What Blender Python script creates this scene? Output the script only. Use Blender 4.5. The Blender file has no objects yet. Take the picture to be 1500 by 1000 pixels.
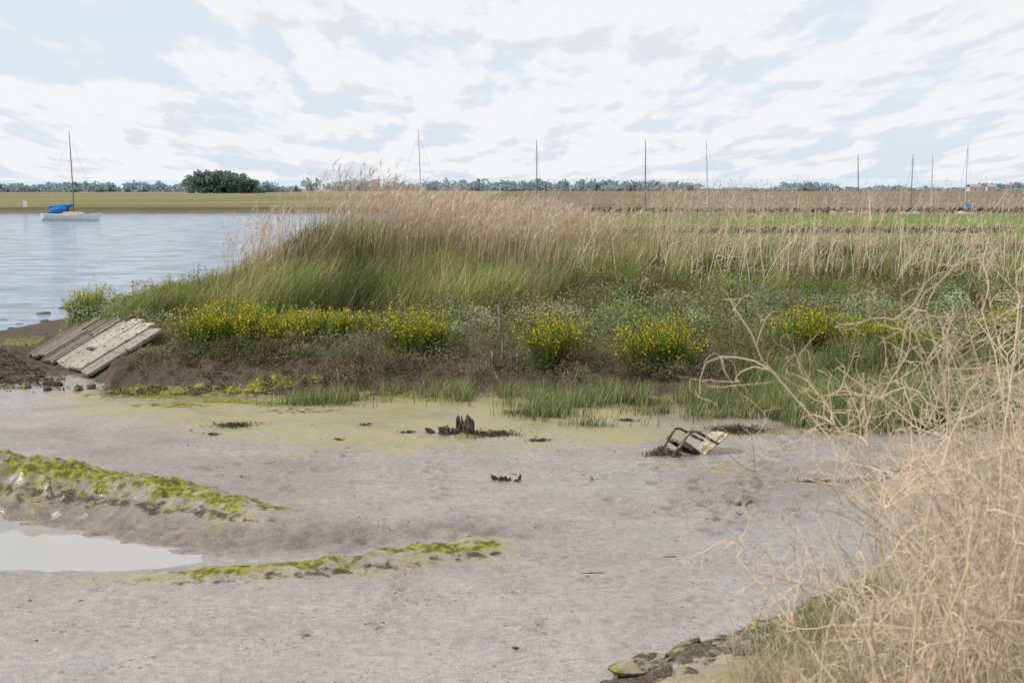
import bpy, math, random, mathutils, bmesh
import numpy as np
R = np.random.RandomState(7); random.seed(7)
S = bpy.context.scene
S.view_settings.view_transform='Standard'; S.view_settings.look='None'; S.view_settings.exposure=0

# ---------------------------------------------------------------- helpers
TAB=[np.random.RandomState(100+i).rand(256,256) for i in range(12)]
def vn(x,y,s=0):
    t=TAB[s%12]; xi=np.floor(x).astype(int); yi=np.floor(y).astype(int)
    fx=x-xi; fy=y-yi; fx=fx*fx*(3-2*fx); fy=fy*fy*(3-2*fy)
    a=t[xi&255,yi&255]; b=t[(xi+1)&255,yi&255]; c=t[xi&255,(yi+1)&255]; d=t[(xi+1)&255,(yi+1)&255]
    return (a*(1-fx)+b*fx)*(1-fy)+(c*(1-fx)+d*fx)*fy
def fbm(x,y,o=4,s=0):
    r=0;a=.5;n=0
    for i in range(o):
        r=r+a*vn(x*2**i+17.3*i,y*2**i+9.1*i,s+i); n+=a; a*=.55
    return r/n
def sm(x,a,b):
    t=np.clip((x-a)/(b-a),0,1); return t*t*(3-2*t)
def pdist(x,y,pts):
    best=np.full(np.shape(x),1e9); ex=[np.zeros(np.shape(x)) for _ in range(len(pts[0])-2)]
    sd=np.zeros(np.shape(x))
    for p,q in zip(pts[:-1],pts[1:]):
        dx=q[0]-p[0]; dy=q[1]-p[1]; L=dx*dx+dy*dy
        t=np.clip(((x-p[0])*dx+(y-p[1])*dy)/L,0,1)
        px=p[0]+t*dx; py=p[1]+t*dy; d=np.hypot(x-px,y-py); m=d<best
        best=np.where(m,d,best); sd=np.where(m,np.sign((y-py)),sd)
        for i in range(len(ex)): ex[i]=np.where(m,p[2+i]+t*(q[2+i]-p[2+i]),ex[i])
    return best,sd,ex

FX=[-20,-14,-10.5,-6.7,-4,0,3,6,12,20]; FY=[30.5,30,29.6,29.8,29.2,29.3,28.7,28.4,28,28]
LY=[20,29.5,31.2,34.8,38,42,46,50,60,80,150]; LX=[-8.0,-8.5,-9.3,-11.85,-12.4,-12.5,-11.5,-10.6,-10.4,-12,-17]
XY=[0,27,31,35,41,50,60,80,155]; XX=[-40,-26,-20,-16.8,-14.8,-13.6,-12.4,-14,-21]
BASIN=[(-16,18.8,2.0,.46),(-9,17.6,1.45,.40),(-6.1,16.85,1.1,.34),(-4.5,16.35,.8,.22),(-3.5,16.15,.65,.13),(-2,16.3,.6,.10),(-.8,16.7,.5,.03)]
RIDGE=[(-14,22.9,.42,.9),(-10,21.4,.42,.82),(-7.4,20.1,.37,.72),(-5.1,19.05,.31,.6),(-3.8,18.3,.2,.48),(-2.7,17.75,.09,.36),(-1.8,17.3,0,.25)]
RID2=[(-4.4,14.9,.03,.28),(-3.0,15.05,.10,.32),(-1.9,15.4,.12,.36),(-.9,15.95,.13,.42),(.0,16.45,.04,.4),(.4,16.6,0,.3)]
fp=[]
rr=np.random.RandomState(3)
for k in range(190):
    fp.append((rr.uniform(-5,6),rr.uniform(12.5,24),rr.uniform(.035,.10),rr.uniform(.02,.05)))
for k in range(13): fp.append((-1.35+.09*(k%2)+.012*k,13.0+k*.17,.045,.055))
for k in range(18): fp.append((2.4+.16*(k%2)+k*.15,17.2+k*.42+rr.normal(0,.06),.11,.09))
for k in range(14): fp.append((-1.0+.13*(k%2)-k*.02,19.0+k*.22,.07,.05))
for k in range(34): fp.append((rr.uniform(1.3,3.8),rr.uniform(17.5,21.5),.09,.08))
SA=np.array([-11.85,34.8]);SB=np.array([-9.2,31.0]);SE2=np.array([1.25,1.5])
def slabst(x,y):
    e1=SA-SB; det=e1[0]*SE2[1]-e1[1]*SE2[0]; dx=x-SB[0]; dy=y-SB[1]
    s=(dx*SE2[1]-dy*SE2[0])/det; t=(e1[0]*dy-e1[1]*dx)/det
    return s,t
def landu(x,y):
    F=np.interp(x,FX,FY)+.9*(fbm(x*.7,y*.5,3,2)-.5)
    return np.minimum(np.minimum(y-F,(x-np.interp(y,LY,LX)-.6*(fbm(x*.8,y*.8,2,5)-.5))*2.2),(152-y))
def bank(x,y):
    return (x-.9)*.689+(11.7-y)*.725+.5*(fbm(x*1.2,y*1.2,3,4)-.5)
def H(x,y,fine=True):
    x=np.asarray(x,float); y=np.asarray(y,float)
    near=(y<60)
    z=.07*(fbm(x*.3,y*.3,3,1)-.5)*near
    if fine:
        z=z+near*(.022*(fbm(x*2,y*3.0,4,3)-.5)+.014*(fbm(x*9,y*9,2,6)-.5))
    d,sd,(w,dp)=pdist(x,y,BASIN)
    clod=(fbm(x*4,y*5,4,5)-.5)
    g=np.exp(-(d/w)**2); z=z-dp*g
    z=z+clod*.22*np.exp(-((d-w*1.1)/(.6*w+.2))**2)*near*np.where(sd>0,1,.2)
    d,sd,(h,w)=pdist(x,y,RIDGE)
    wob=1+.5*(fbm(x*1.1,y*1.1,3,8)-.5)
    z=z+h*np.exp(-(d/(w*wob))**2)*(1+.7*clod)
    d,sd,(h,w)=pdist(x,y,RID2); z=z+h*np.exp(-(d/(w*wob))**2)*(1+.7*clod)
    if fine:
        for (a,b,r,dd) in fp:
            i=np.nonzero((np.abs(x-a)<.4)&(np.abs(y-b)<.4))
            if len(i[0]):
                q=((x[i]-a)/r)**2+((y[i]-b)/(r*.8))**2
                z[i]+=-dd*np.exp(-q)+dd*.5*np.exp(-(np.sqrt(q)-1.6)**2*3)
    u=landu(x,y)
    z=z+np.interp(u,[0,.25,1.5,4,12,20],[0,.14,.55,.75,1.1,1.8])
    z=z+.42*clod*np.exp(-((u-.7)/.9)**2)*near
    z=z+.35*(fbm(x*.5,y*.5,3,9)-.5)*sm(u,2,6)*near
    z=z+1.2*np.exp(-((x+5.9)/2.2)**2-((y-47)/4.5)**2)
    wr=np.exp(-((x+12.6)/2.6)**2-((y-33.2)/3.2)**2)
    z=z+(.25+.6*clod)*wr
    s,t=slabst(x,y); ins=(s>-.08)&(s<1.1)&(t>-.25)&(t<1.02)
    z=np.where(ins,np.minimum(z,.06+.85*np.clip(t,0,1)),z)
    rv=sm(np.interp(y,XY,XX)-x,0,5)
    rv=np.maximum(rv,sm(y,152,158)); rv=rv*(1-sm(y+4*(fbm(x*.03,y*0,3,1)-.5),241,244))
    z=z-1.3*rv
    z=z+.85*sm(y+4*(fbm(x*.03,y*0,3,1)-.5),241,244.5)
    s=bank(x,y)
    z=z+np.where(s>0,np.minimum(.33*s+.12*sm(s,0,.4),2.5),0)+.2*clod*sm(s,-.3,.6)*near*(s<9)
    return z
def H1(x,y,f=False): return float(H(np.array([x]),np.array([y]),f)[0])

def build(name,V,F,C=None,mat=None,smooth=False,attrs=None,parent=None):
    V=np.asarray(V,np.float32); F=np.asarray(F,np.int32)
    me=bpy.data.meshes.new(name); k=F.shape[1]
    me.vertices.add(len(V)); me.vertices.foreach_set('co',V.ravel())
    me.loops.add(F.size); me.loops.foreach_set('vertex_index',F.ravel())
    me.polygons.add(len(F)); me.polygons.foreach_set('loop_start',np.arange(0,F.size,k,dtype=np.int32))
    me.polygons.foreach_set('use_smooth',np.full(len(F),smooth))
    me.update(calc_edges=True)
    if C is not None:
        a=me.color_attributes.new('Col','FLOAT_COLOR','POINT')
        C=np.concatenate([np.asarray(C,np.float32),np.ones((len(C),1),np.float32)],1)
        a.data.foreach_set('color',C.ravel())
    for n,v in (attrs or {}).items():
        a=me.attributes.new(n,'FLOAT','POINT'); a.data.foreach_set('value',np.asarray(v,np.float32).ravel())
    ob=bpy.data.objects.new(name,me); S.collection.objects.link(ob)
    if mat: me.materials.append(mat)
    if parent: ob.parent=parent
    return ob

class Acc:
    def __init__(s): s.V=[];s.F=[];s.C=[];s.n=0
    def add(s,V,F,C):
        s.V.append(V); s.F.append(F+s.n); s.C.append(C); s.n+=len(V)
    def out(s,name,mat,smooth=False,parent=None):
        return build(name,np.concatenate(s.V),np.concatenate(s.F),np.concatenate(s.C),mat,smooth,parent=parent)

def blades(acc,P,Hh,W,lean,cr,ct,seg=3,pw=1.7,taper=.7):
    N=len(P); Hh=np.broadcast_to(Hh,(N,)); W=np.broadcast_to(W,(N,))
    t=np.linspace(0,1,seg+1)[None,:]
    az=R.uniform(0,math.pi,N); sx=np.cos(az)[:,None]; sy=np.sin(az)[:,None]
    ll=np.hypot(lean[:,0],lean[:,1])[:,None]
    X=P[:,0:1]+lean[:,0:1]*Hh[:,None]*t**pw; Y=P[:,1:2]+lean[:,1:2]*Hh[:,None]*t**pw
    Z=P[:,2:3]+Hh[:,None]*t*(1-.3*np.minimum(ll,1.5)*t)
    w=W[:,None]*.5*(1-t*.9)**taper
    L=np.stack([X-sx*w,Y-sy*w,Z],2); Rr=np.stack([X+sx*w,Y+sy*w,Z],2)
    V=np.stack([L,Rr],2).reshape(-1,3)
    base=(np.arange(N)*(seg+1)*2)[:,None]+(np.arange(seg)*2)[None,:]
    F=np.stack([base,base+1,base+3,base+2],2).reshape(-1,4)
    C=(cr[:,None,:]*(1-t[...,None])+ct[:,None,:]*t[...,None])
    C=np.repeat(C,2,axis=1).reshape(-1,3)
    acc.add(V,F,C)
    return np.stack([X[:,-1],Y[:,-1],Z[:,-1]],1)

def quads(acc,P,size,col,flat=0.0,asp=1.0):
    N=len(P); size=np.broadcast_to(size,(N,))
    a=R.normal(size=(N,3)); a[:,2]*=(1-flat); a/=np.linalg.norm(a,axis=1)[:,None]
    b=R.normal(size=(N,3)); b[:,2]*=(1-flat); b-=a*(a*b).sum(1)[:,None]; b/=np.linalg.norm(b,axis=1)[:,None]
    a=a*size[:,None]*.5; b=b*size[:,None]*.5*asp
    V=np.stack([P-a,P-b,P+a,P+b],1).reshape(-1,3)
    F=np.arange(N*4).reshape(-1,4)
    acc.add(V,F,np.repeat(col,4,axis=0))
def pick(cols,n,var=.15,w=None):
    cols=np.array(cols); i=R.choice(len(cols),n,p=w)
    return np.clip(cols[i]*(1+var*R.normal(size=(n,1)))*(1+.3*var*R.normal(size=(n,3))),.005,.9)

# ---------------------------------------------------------------- materials
def mat(name):
    m=bpy.data.materials.new(name); m.use_nodes=True; nt=m.node_tree; return m,nt,nt.nodes,nt.links,nt.nodes['Principled BSDF']
def leafmat(name,rough=.65,trans=.3,spec=.25):
    m,nt,N,L,b=mat(name)
    a=N.new('ShaderNodeAttribute'); a.attribute_name='Col'
    L.new(a.outputs['Color'],b.inputs['Base Color']); b.inputs['Roughness'].default_value=rough
    b.inputs['Specular IOR Level'].default_value=spec
    if trans>0:
        t=N.new('ShaderNodeBsdfTranslucent'); L.new(a.outputs['Color'],t.inputs['Color'])
        x=N.new('ShaderNodeMixShader'); x.inputs[0].default_value=trans
        L.new(b.outputs[0],x.inputs[1]); L.new(t.outputs[0],x.inputs[2]); L.new(x.outputs[0],N['Material Output'].inputs[0])
    return m
def noisemat(name,c1,c2,scale=8,rough=.8,bump=.3,c3=None,detail=8,lo=.35,hi=.65,spec=.3):
    m,nt,N,L,b=mat(name)
    tc=N.new('ShaderNodeTexCoord'); n=N.new('ShaderNodeTexNoise'); n.inputs['Scale'].default_value=scale; n.inputs['Detail'].default_value=detail
    L.new(tc.outputs['Object'],n.inputs['Vector'])
    r=N.new('ShaderNodeValToRGB'); r.color_ramp.elements[0].position=lo; r.color_ramp.elements[0].color=(*c1,1)
    r.color_ramp.elements[1].position=hi; r.color_ramp.elements[1].color=(*c2,1)
    L.new(n.outputs['Fac'],r.inputs['Fac']); L.new(r.outputs['Color'],b.inputs['Base Color'])
    b.inputs['Roughness'].default_value=rough; b.inputs['Specular IOR Level'].default_value=spec
    if bump>0:
        n2=N.new('ShaderNodeTexNoise'); n2.inputs['Scale'].default_value=scale*4; n2.inputs['Detail'].default_value=6
        L.new(tc.outputs['Object'],n2.inputs['Vector'])
        bp=N.new('ShaderNodeBump'); bp.inputs['Strength'].default_value=bump; bp.inputs['Distance'].default_value=.02
        L.new(n2.outputs['Fac'],bp.inputs['Height']); L.new(bp.outputs[0],b.inputs['Normal'])
    return m

def ground_mat():
    m,nt,N,L,b=mat('mud_ground')
    tc=N.new('ShaderNodeTexCoord')
    def noise(sc,det,dis=0,vec=None):
        n=N.new('ShaderNodeTexNoise'); n.inputs['Scale'].default_value=sc; n.inputs['Detail'].default_value=det
        n.inputs['Distortion'].default_value=dis; L.new(vec or tc.outputs['Object'],n.inputs['Vector']); return n.outputs['Fac']
    def attr(n,o='Fac'):
        a=N.new('ShaderNodeAttribute'); a.attribute_name=n; return a.outputs[o]
    def mth(op,a,b_=None,c=None):
        x=N.new('ShaderNodeMath'); x.operation=op
        for i,v in enumerate((a,b_,c)):
            if v is None: continue
            if isinstance(v,(int,float)): x.inputs[i].default_value=v
            else: L.new(v,x.inputs[i])
        return x.outputs[0]
    def mr(v,a,b_,c=0,d=1):
        x=N.new('ShaderNodeMapRange'); x.interpolation_type='SMOOTHSTEP'; L.new(v,x.inputs[0])
        for i,k in enumerate((a,b_,c,d)): x.inputs[i+1].default_value=k
        return x.outputs[0]
    def mix(f,c1,c2,bt='MIX'):
        x=N.new('ShaderNodeMix'); x.data_type='RGBA'; x.blend_type=bt
        if isinstance(f,float): x.inputs[0].default_value=f
        else: L.new(f,x.inputs[0])
        for i,c in ((6,c1),(7,c2)):
            if isinstance(c,tuple): x.inputs[i].default_value=(*c,1)
            else: L.new(c,x.inputs[i])
        return x.outputs[2]
    n1=noise(1.1,7,.5); n2=noise(9,6); n3=noise(45,3); n4=noise(.45,5,1.2)
    col=attr('Col','Color')
    v=mth('ADD',mth('MULTIPLY',n1,.20),mth('ADD',mth('MULTIPLY',n2,.32),mth('MULTIPLY',n3,.38)))
    vv=mr(v,.32,.58,.68,1.24)
    cmb=N.new('ShaderNodeCombineColor')
    for i in range(3): L.new(vv,cmb.inputs[i])
    c=mix(1.0,col,cmb.outputs[0],'MULTIPLY')
    wet=attr('wet')
    mp=N.new('ShaderNodeMapping'); mp.inputs['Scale'].default_value=(.6,1.6,1); mp.inputs['Rotation'].default_value=(0,0,.35); L.new(tc.outputs['Object'],mp.inputs[0])
    st=noise(.8,5,1.2,mp.outputs[0]); stf=mth('MULTIPLY',mth('MULTIPLY',mr(mth('ABSOLUTE',mth('SUBTRACT',st,.5)),.008,.0,0,.6),mr(n1,.42,.55)),wet)
    c=mix(stf,c,(.14,.115,.10))
    sp=mth('MULTIPLY',mth('MULTIPLY',mr(noise(17,5),.60,.66,0,.85),mr(noise(1.3,4),.44,.58)),wet)
    c=mix(sp,c,(.09,.075,.055))
    gp=mth('MULTIPLY',mth('MULTIPLY',mr(noise(6,6),.60,.70,0,.5),mr(noise(.5,3),.46,.60)),wet)
    c=mix(gp,c,(.23,.21,.085))
    film=mr(mth('ADD',attr('film'),mth('MULTIPLY',mth('SUBTRACT',noise(1.3,9,.6),.5),2.3)),.15,1.15,0,.85)
    c=mix(film,c,mix(mr(noise(3,6),.38,.62),(.31,.24,.11),(.265,.26,.075)))
    dk=mr(mth('ADD',attr('dark'),mth('MULTIPLY',mth('SUBTRACT',noise(7,6,.3),.5),1.3)),.36,.60,0,.95)
    c=mix(dk,c,mix(mr(n3,.35,.65),(.040,.030,.021),(.13,.10,.072)))
    ag=mr(mth('ADD',attr('algae'),mth('MULTIPLY',mth('SUBTRACT',noise(4,7,.5),.5),1.9)),.42,.74,0,.95)
    c=mix(ag,c,mix(mr(noise(11,6),.40,.66),(.09,.085,.022),(.26,.275,.035)))
    L.new(c,b.inputs['Base Color'])
    ro=mr(n4,.42,.60,.24,.56); ro2=mth('ADD',mth('MULTIPLY',ro,wet),mth('MULTIPLY',mth('SUBTRACT',1.0,wet),.95))
    ro3=mth('MAXIMUM',mth('MAXIMUM',ro2,mth('MULTIPLY',ag,.9)),mth('MULTIPLY',dk,.9))
    L.new(ro3,b.inputs['Roughness']); L.new(mth('MULTIPLY',mth('MULTIPLY',wet,.55),mth('SUBTRACT',1.0,mth('MULTIPLY',mth('MAXIMUM',dk,ag),.85))),b.inputs['Specular IOR Level'])
    hh=mth('ADD',mth('ADD',mth('MULTIPLY',n2,.6),mth('MULTIPLY',n3,.4)),mth('ADD',mth('MULTIPLY',stf,-.25),mth('MULTIPLY',sp,.12)))
    bs=mth('ADD',.40,mth('MULTIPLY',mth('MAXIMUM',dk,ag),.5))
    bp=N.new('ShaderNodeBump'); L.new(bs,bp.inputs['Strength']); bp.inputs['Distance'].default_value=.035
    L.new(hh,bp.inputs['Height']); L.new(bp.outputs[0],b.inputs['Normal'])
    return m

def water_mat(name,bumpS,dist,sc,base=(.07,.10,.12),rough=.06,big=0):
    m,nt,N,L,b=mat(name)
    b.inputs['Base Color'].default_value=(*base,1); b.inputs['Roughness'].default_value=rough; b.inputs['IOR'].default_value=1.33
    tc=N.new('ShaderNodeTexCoord'); mp=N.new('ShaderNodeMapping'); mp.inputs['Scale'].default_value=(.8,1.1,1); L.new(tc.outputs['Object'],mp.inputs[0])
    n=N.new('ShaderNodeTexNoise'); n.inputs['Scale'].default_value=sc; n.inputs['Detail'].default_value=5; n.inputs['Roughness'].default_value=.6
    L.new(mp.outputs[0],n.inputs['Vector'])
    bp=N.new('ShaderNodeBump'); bp.inputs['Strength'].default_value=bumpS; bp.inputs['Distance'].default_value=dist
    L.new(n.outputs['Fac'],bp.inputs['Height'])
    if big:
        n2=N.new('ShaderNodeTexNoise'); n2.inputs['Scale'].default_value=.22; n2.inputs['Detail'].default_value=4; L.new(mp.outputs[0],n2.inputs['Vector'])
        b2=N.new('ShaderNodeBump'); b2.inputs['Strength'].default_value=1; b2.inputs['Distance'].default_value=big; L.new(n2.outputs['Fac'],b2.inputs['Height']); L.new(bp.outputs[0],b2.inputs['Normal'])
        L.new(b2.outputs[0],b.inputs['Normal'])
        n3=N.new('ShaderNodeTexNoise'); n3.inputs['Scale'].default_value=.5; n3.inputs['Detail'].default_value=5; L.new(mp.outputs[0],n3.inputs['Vector'])
        r=N.new('ShaderNodeValToRGB'); r.color_ramp.elements[0].position=.38; r.color_ramp.elements[1].position=.62
        r.color_ramp.elements[0].color=tuple(v*.6 for v in base)+(1,); r.color_ramp.elements[1].color=tuple(v*1.4 for v in base)+(1,)
        L.new(n3.outputs['Fac'],r.inputs[0]); L.new(r.outputs[0],b.inputs['Base Color'])
    else: L.new(bp.outputs[0],b.inputs['Normal'])
    return m

# ---------------------------------------------------------------- ground
def axis(segs):
    out=[]
    for a,b,s in segs: out+=list(np.arange(a,b,s))
    return out
xs=axis([(-18,-9,.11),(-9,9,.05),(9,18,.11)])
g=[18*1.13**k for k in range(0,52)]; xs=[-v for v in g[::-1] if v>18.05]+xs+g
ys=axis([(-30,4,2),(4,11,.2),(11,24,.05),(24,36,.085),(36,60,.25)])
yy=60; st=.6
while yy<9000: ys.append(yy); yy+=st; st=min(st*1.06, 900) if not (236<yy<248) else .8
xs=np.array(xs); ys=np.array(ys)
GX,GY=np.meshgrid(xs,ys)
Z=H(GX,GY)
nx,ny=len(xs),len(ys)
idx=np.arange(nx*ny).reshape(ny,nx)
F=np.stack([idx[:-1,:-1],idx[:-1,1:],idx[1:,1:],idx[1:,:-1]],2).reshape(-1,4)
U=landu(GX,GY); BK=bank(GX,GY)
mudc=np.array([.270,.238,.216]); soil=np.array([.11,.105,.055]); mead=np.array([.135,.19,.045]); dry=np.array([.32,.26,.16])
C=np.ones(GX.shape+(3,))*mudc
def blend(C,c,f): return C*(1-f[...,None])+np.array(c)*f[...,None]
warm=fbm(GX*.25,GY*.35,3,7)
C=blend(C,[.205,.170,.143],sm(warm,.42,.62)*.8)
C=blend(C,[.315,.285,.268],sm(GY,16.5,12)*.7)  # near mud colour lightened to paint in the bright wet sheen
dB,sB,(wB,pB)=pdist(GX,GY,BASIN)
C=blend(C,[.165,.13,.105],np.exp(-((dB-wB*1.1)/(wB*.8+.1))**2)*(sB>0)*.85)
C=blend(C,[.15,.12,.08],sm(GY,26.6,28.2)*sm(GX,-10,-8)*.75*(GY<60))
C=blend(C,soil,sm(U,1.2,2.2)*(GY<62))
mg=fbm(GX*.06,GY*.12,4,3)[...,None]
meadc=mead*(0.7+.6*mg)
mf=(sm(GY,58,62)*(GY<152))*sm(GX/GY,-.14,-.11)
C=C*(1-mf[...,None])+meadc*mf[...,None]
C=blend(C,[.25,.21,.12],(GY>58)*(GY<152)*(1-sm(GX/GY,-.14,-.11)))
far=sm(GY,243,245)
fn=fbm(GX*.03,GY*.03,4,2); fr=sm(GX+.0*GY,-40,10)
mc=np.array([.23,.205,.105])[None,None]*(1-fr[...,None])+np.array([.36,.29,.19])*fr[...,None]
mc=mc*(0.8+.4*fn[...,None])
mc=mc*(1-sm(fbm(GX*.015,GY*.02,3,8),.5,.62)[...,None]*.18)
C=C*(1-far[...,None])+mc*far[...,None]
C=blend(C,[.28,.30,.27],sm(GY,450,2000)*.8)  # far ground paled with distance, haze painted into the colour
C=blend(C,[.03,.035,.02],(sm(GY,239,241.5)*(1-sm(GY,244.2,246.5))))
C=blend(C,dry*.8,sm(BK,.5,1.6)*(GY<20))
wet=np.where((GY<60),1-sm(U,0,1.2),0)*(1-sm(BK,.1,.8))
d1,s1,(h1,w1)=pdist(GX,GY,RIDGE)
algae=np.exp(-((d1*np.where(s1<0,.85,1.15))/(w1*1.0))**2)*sm(h1,.03,.16)*.78
d2,s2,(h2,w2)=pdist(GX,GY,RID2); algae=np.maximum(algae,np.exp(-(d2/(w2*.9))**2)*sm(h2,.01,.08)*.72)
pa=sm(fbm(GX*.9,GY*1.5,3,4),.38,.58)
algae=np.maximum(algae,pa*np.exp(-((GX+6.0)/3.0)**4-((GY-28.5)/1.6)**4)*.94)
algae=np.maximum(algae,pa*np.exp(-((GX+1.2)/3.2)**4-((GY-28.6)/1.0)**4)*.6)
algae=np.maximum(algae,np.exp(-((GX+13.2)/1.4)**2-((GY-38.5)/2.5)**2)*.75)
algae=np.maximum(algae,sm(BK,-.5,.1)*(1-sm(BK,.3,.9))*sm(fbm(GX*2,GY*2,3,3),.5,.7)*.6)
front=np.interp(GX,[-10,-8.4,-5.5,-3.4,-1.4,0,2,4,7,9],[28,26.2,23.7,22.4,22.0,22.5,22.3,22.3,23.2,24])
ff=sm(GY,front-1.1,front+1.6)*(1-sm(GY,28.8,30.2))*sm(GX,-10.8,-8.6)
fade=np.interp(GX,[-9,-3,0,2,3.2,5,8],[.85,.95,.95,.85,.6,.35,.15])
film=ff*fade
film=np.maximum(film,.5*np.exp(-((GX-3.3)/1.0)**2-((GY-21.0)/.5)**2))
film=np.maximum(film,.6*np.exp(-(d1/(w1*1.7))**2)*sm(h1,.03,.1))
film=np.maximum(film,.6*np.exp(-(d2/(w2*1.8))**2)*sm(h2,.0,.05))
film=film-.35*(film<.02)
dark=np.exp(-((U-.75)/1.05)**4)*.85*(GY<60)
dark=np.maximum(dark,.50*sm(GY,27.2,28.8)*sm(GX,-9.5,-8)*(1-sm(U,1,3)))
dark=np.maximum(dark,np.exp(-((GX+12.6)/3.2)**4-((GY-33.2)/4.1)**4)*1.0)
dark=np.maximum(dark,np.exp(-((GX+13.8)/2.2)**4-((GY-44)/9)**4)*.8)
dark=np.maximum(dark,.48*np.exp(-((GX+4.0)/1.3)**2-((GY-26.7)/.7)**2))
dark=np.maximum(dark,.52*np.exp(-((d1-w1*1.05)/(w1*.4))**2)*sm(h1,.05,.15)*(s1<0))
dark=np.maximum(dark,.48*np.exp(-((d2-w2*.9)/(w2*.4))**2)*sm(h2,.02,.08)*(s2<0))
dark=np.maximum(dark,sm(BK,-.35,.1)*(1-sm(BK,.5,1.4))*.7)
WR=[(-4.95,25.0,.38,.3),(-.35,24.0,.5,.33),(.45,23.4,.2,.12),(3.95,24.5,.55,.5),(4.4,20.1,.35,.10),(5.85,20.6,.5,.2),(-5.1,24,.12,.06),(-1.8,24.2,.15,.07),(-2.9,23.5,.10,.05),(4.0,27.3,.6,.5),(2.6,27.6,.5,.5),(1.2,27.4,.5,.4),(-2.6,25.0,.12,.06),(0.1,26.3,.3,.15),(2.1,25.5,.2,.1),(5.2,20.3,.25,.1),(2.9,19.1,.12,.05),(3.1,18.5,.12,.05),(1.8,15.9,.15,.05),(.9,15.2,.15,.04)]
for a,b_,r1,r2 in WR: dark=np.maximum(dark,.8*np.exp(-((GX-a)/r1)**2-((GY-b_)/r2)**2))
for k,(a,b_,r,dd) in enumerate(fp):
    i=np.nonzero((np.abs(GX-a)<.3)&(np.abs(GY-b_)<.3))
    dark[i]=np.maximum(dark[i],(.48+.18*(k%3==0))*np.exp(-((GX[i]-a)/r)**2-((GY[i]-b_)/(r*.7))**2))
V=np.stack([GX,GY,Z],2).reshape(-1,3)
build('ground',V,F,C.reshape(-1,3),ground_mat(),True,{'algae':algae,'film':film,'dark':dark,'wet':wet})

def sheet(name,x0,x1,y0,y1,z,m):
    return build(name,[(x0,y0,z),(x1,y0,z),(x1,y1,z),(x0,y1,z)],[(0,1,2,3)],None,m)
sheet('river_water',-3000,3000,28,262,-.14,water_mat('river',1.0,.35,1.5,(.20,.27,.35),.12,1.0))
sheet('tidal_pool_water',-17,-2.2,14.3,21,-.12,water_mat('pool',.05,.01,2,(.33,.32,.31),.03))

# ---------------------------------------------------------------- vegetation
LM=leafmat('grass_leaf',.65,.38); DM=leafmat('dry_stem',.6,.3); SH=leafmat('shrub_leaf',.7,.25)
def scatter(n,x0,x1,y0,y1,dens):
    x=R.uniform(x0,x1,n); y=R.uniform(y0,y1,n); k=R.rand(n)<dens(x,y); x=x[k];y=y[k]
    return np.stack([x,y,H(x,y,False)-.02],1)
WIND=np.array([.30,-.03])
def lean(n,a=.25,w=1.0,sp=.2): return WIND[None,:]*w+R.normal(scale=sp,size=(n,2))*a*2
def leanP(P,a,w):
    g=fbm(P[:,0]*.7,P[:,1]*.6,2,10)
    return lean(len(P),a,1.0)-WIND[None,:]*(1-w*(.2+1.3*g))[:,None]
def inview(x,y,m=1.5): return (np.abs(x)<.37*y+m)
def clearslab(x,y):
    s,t=slabst(x,y); return ~((s>-.12)&(s<1.12)&(t>-.4)&(t<.95))

acc=Acc()
def dens_reed(x,y):
    u=landu(x,y)
    st=np.interp(x,[-12,-8,-4,0,5,9,18],[7.5,10,14.5,16.8,19,19.5,19.5])+1.6*(fbm(x*.6,y*0,2,5)-.5)
    d=sm(u,st-1,st+3)*(1-sm(y,53,55))*inview(x,y)
    n=fbm(x*.5,y*.5,3,3)
    thin=np.interp(x,[-12,-3.5,0,4,8,18],[1,1,.66,.30,.10,.10])
    return d*thin*(.3+.9*sm(n,.35,.6))
P=scatter(84000,-12.8,20,36,55,dens_reed); n=len(P)
hx=np.interp(P[:,0],[-12.5,-10.8,-9.4,-8.2,-7.2,-5.0,-4.0,-2,1,4,7,18],[.8,1.1,1.7,2.5,3.05,3.0,2.45,2.2,2.05,1.75,.9,.7])
edge=np.clip(landu(P[:,0],P[:,1])/15,.45,1)
hh=hx*(1-.5*R.rand(n)**1.6)*edge*(.72+.56*fbm(P[:,0]*1.2,P[:,1]*.8,2,2))
cr=pick([(.27,.25,.11),(.32,.26,.15),(.18,.22,.075)],n,.2); ct=pick([(.66,.51,.36),(.72,.58,.44),(.57,.43,.31),(.61,.47,.34)],n,.16)  # roots greener, and darkened in colour to deepen shade inside the reeds
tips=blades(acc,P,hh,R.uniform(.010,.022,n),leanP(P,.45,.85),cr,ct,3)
k=R.rand(n)<.6; T=tips[k]; m_=len(T)
for j in range(2):
    T2=T-np.stack([WIND[0]*.12*np.ones(m_),np.zeros(m_),.1+.12*R.rand(m_)],1)
    pc=pick([(.62,.46,.36),(.70,.56,.45),(.52,.39,.30)],m_,.16)
    blades(acc,T2,R.uniform(.14,.32,m_),R.uniform(.02,.035,m_),lean(m_,.7,1.7),pc,pc,2,1.3)
acc.out('reed_bed',DM)

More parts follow.
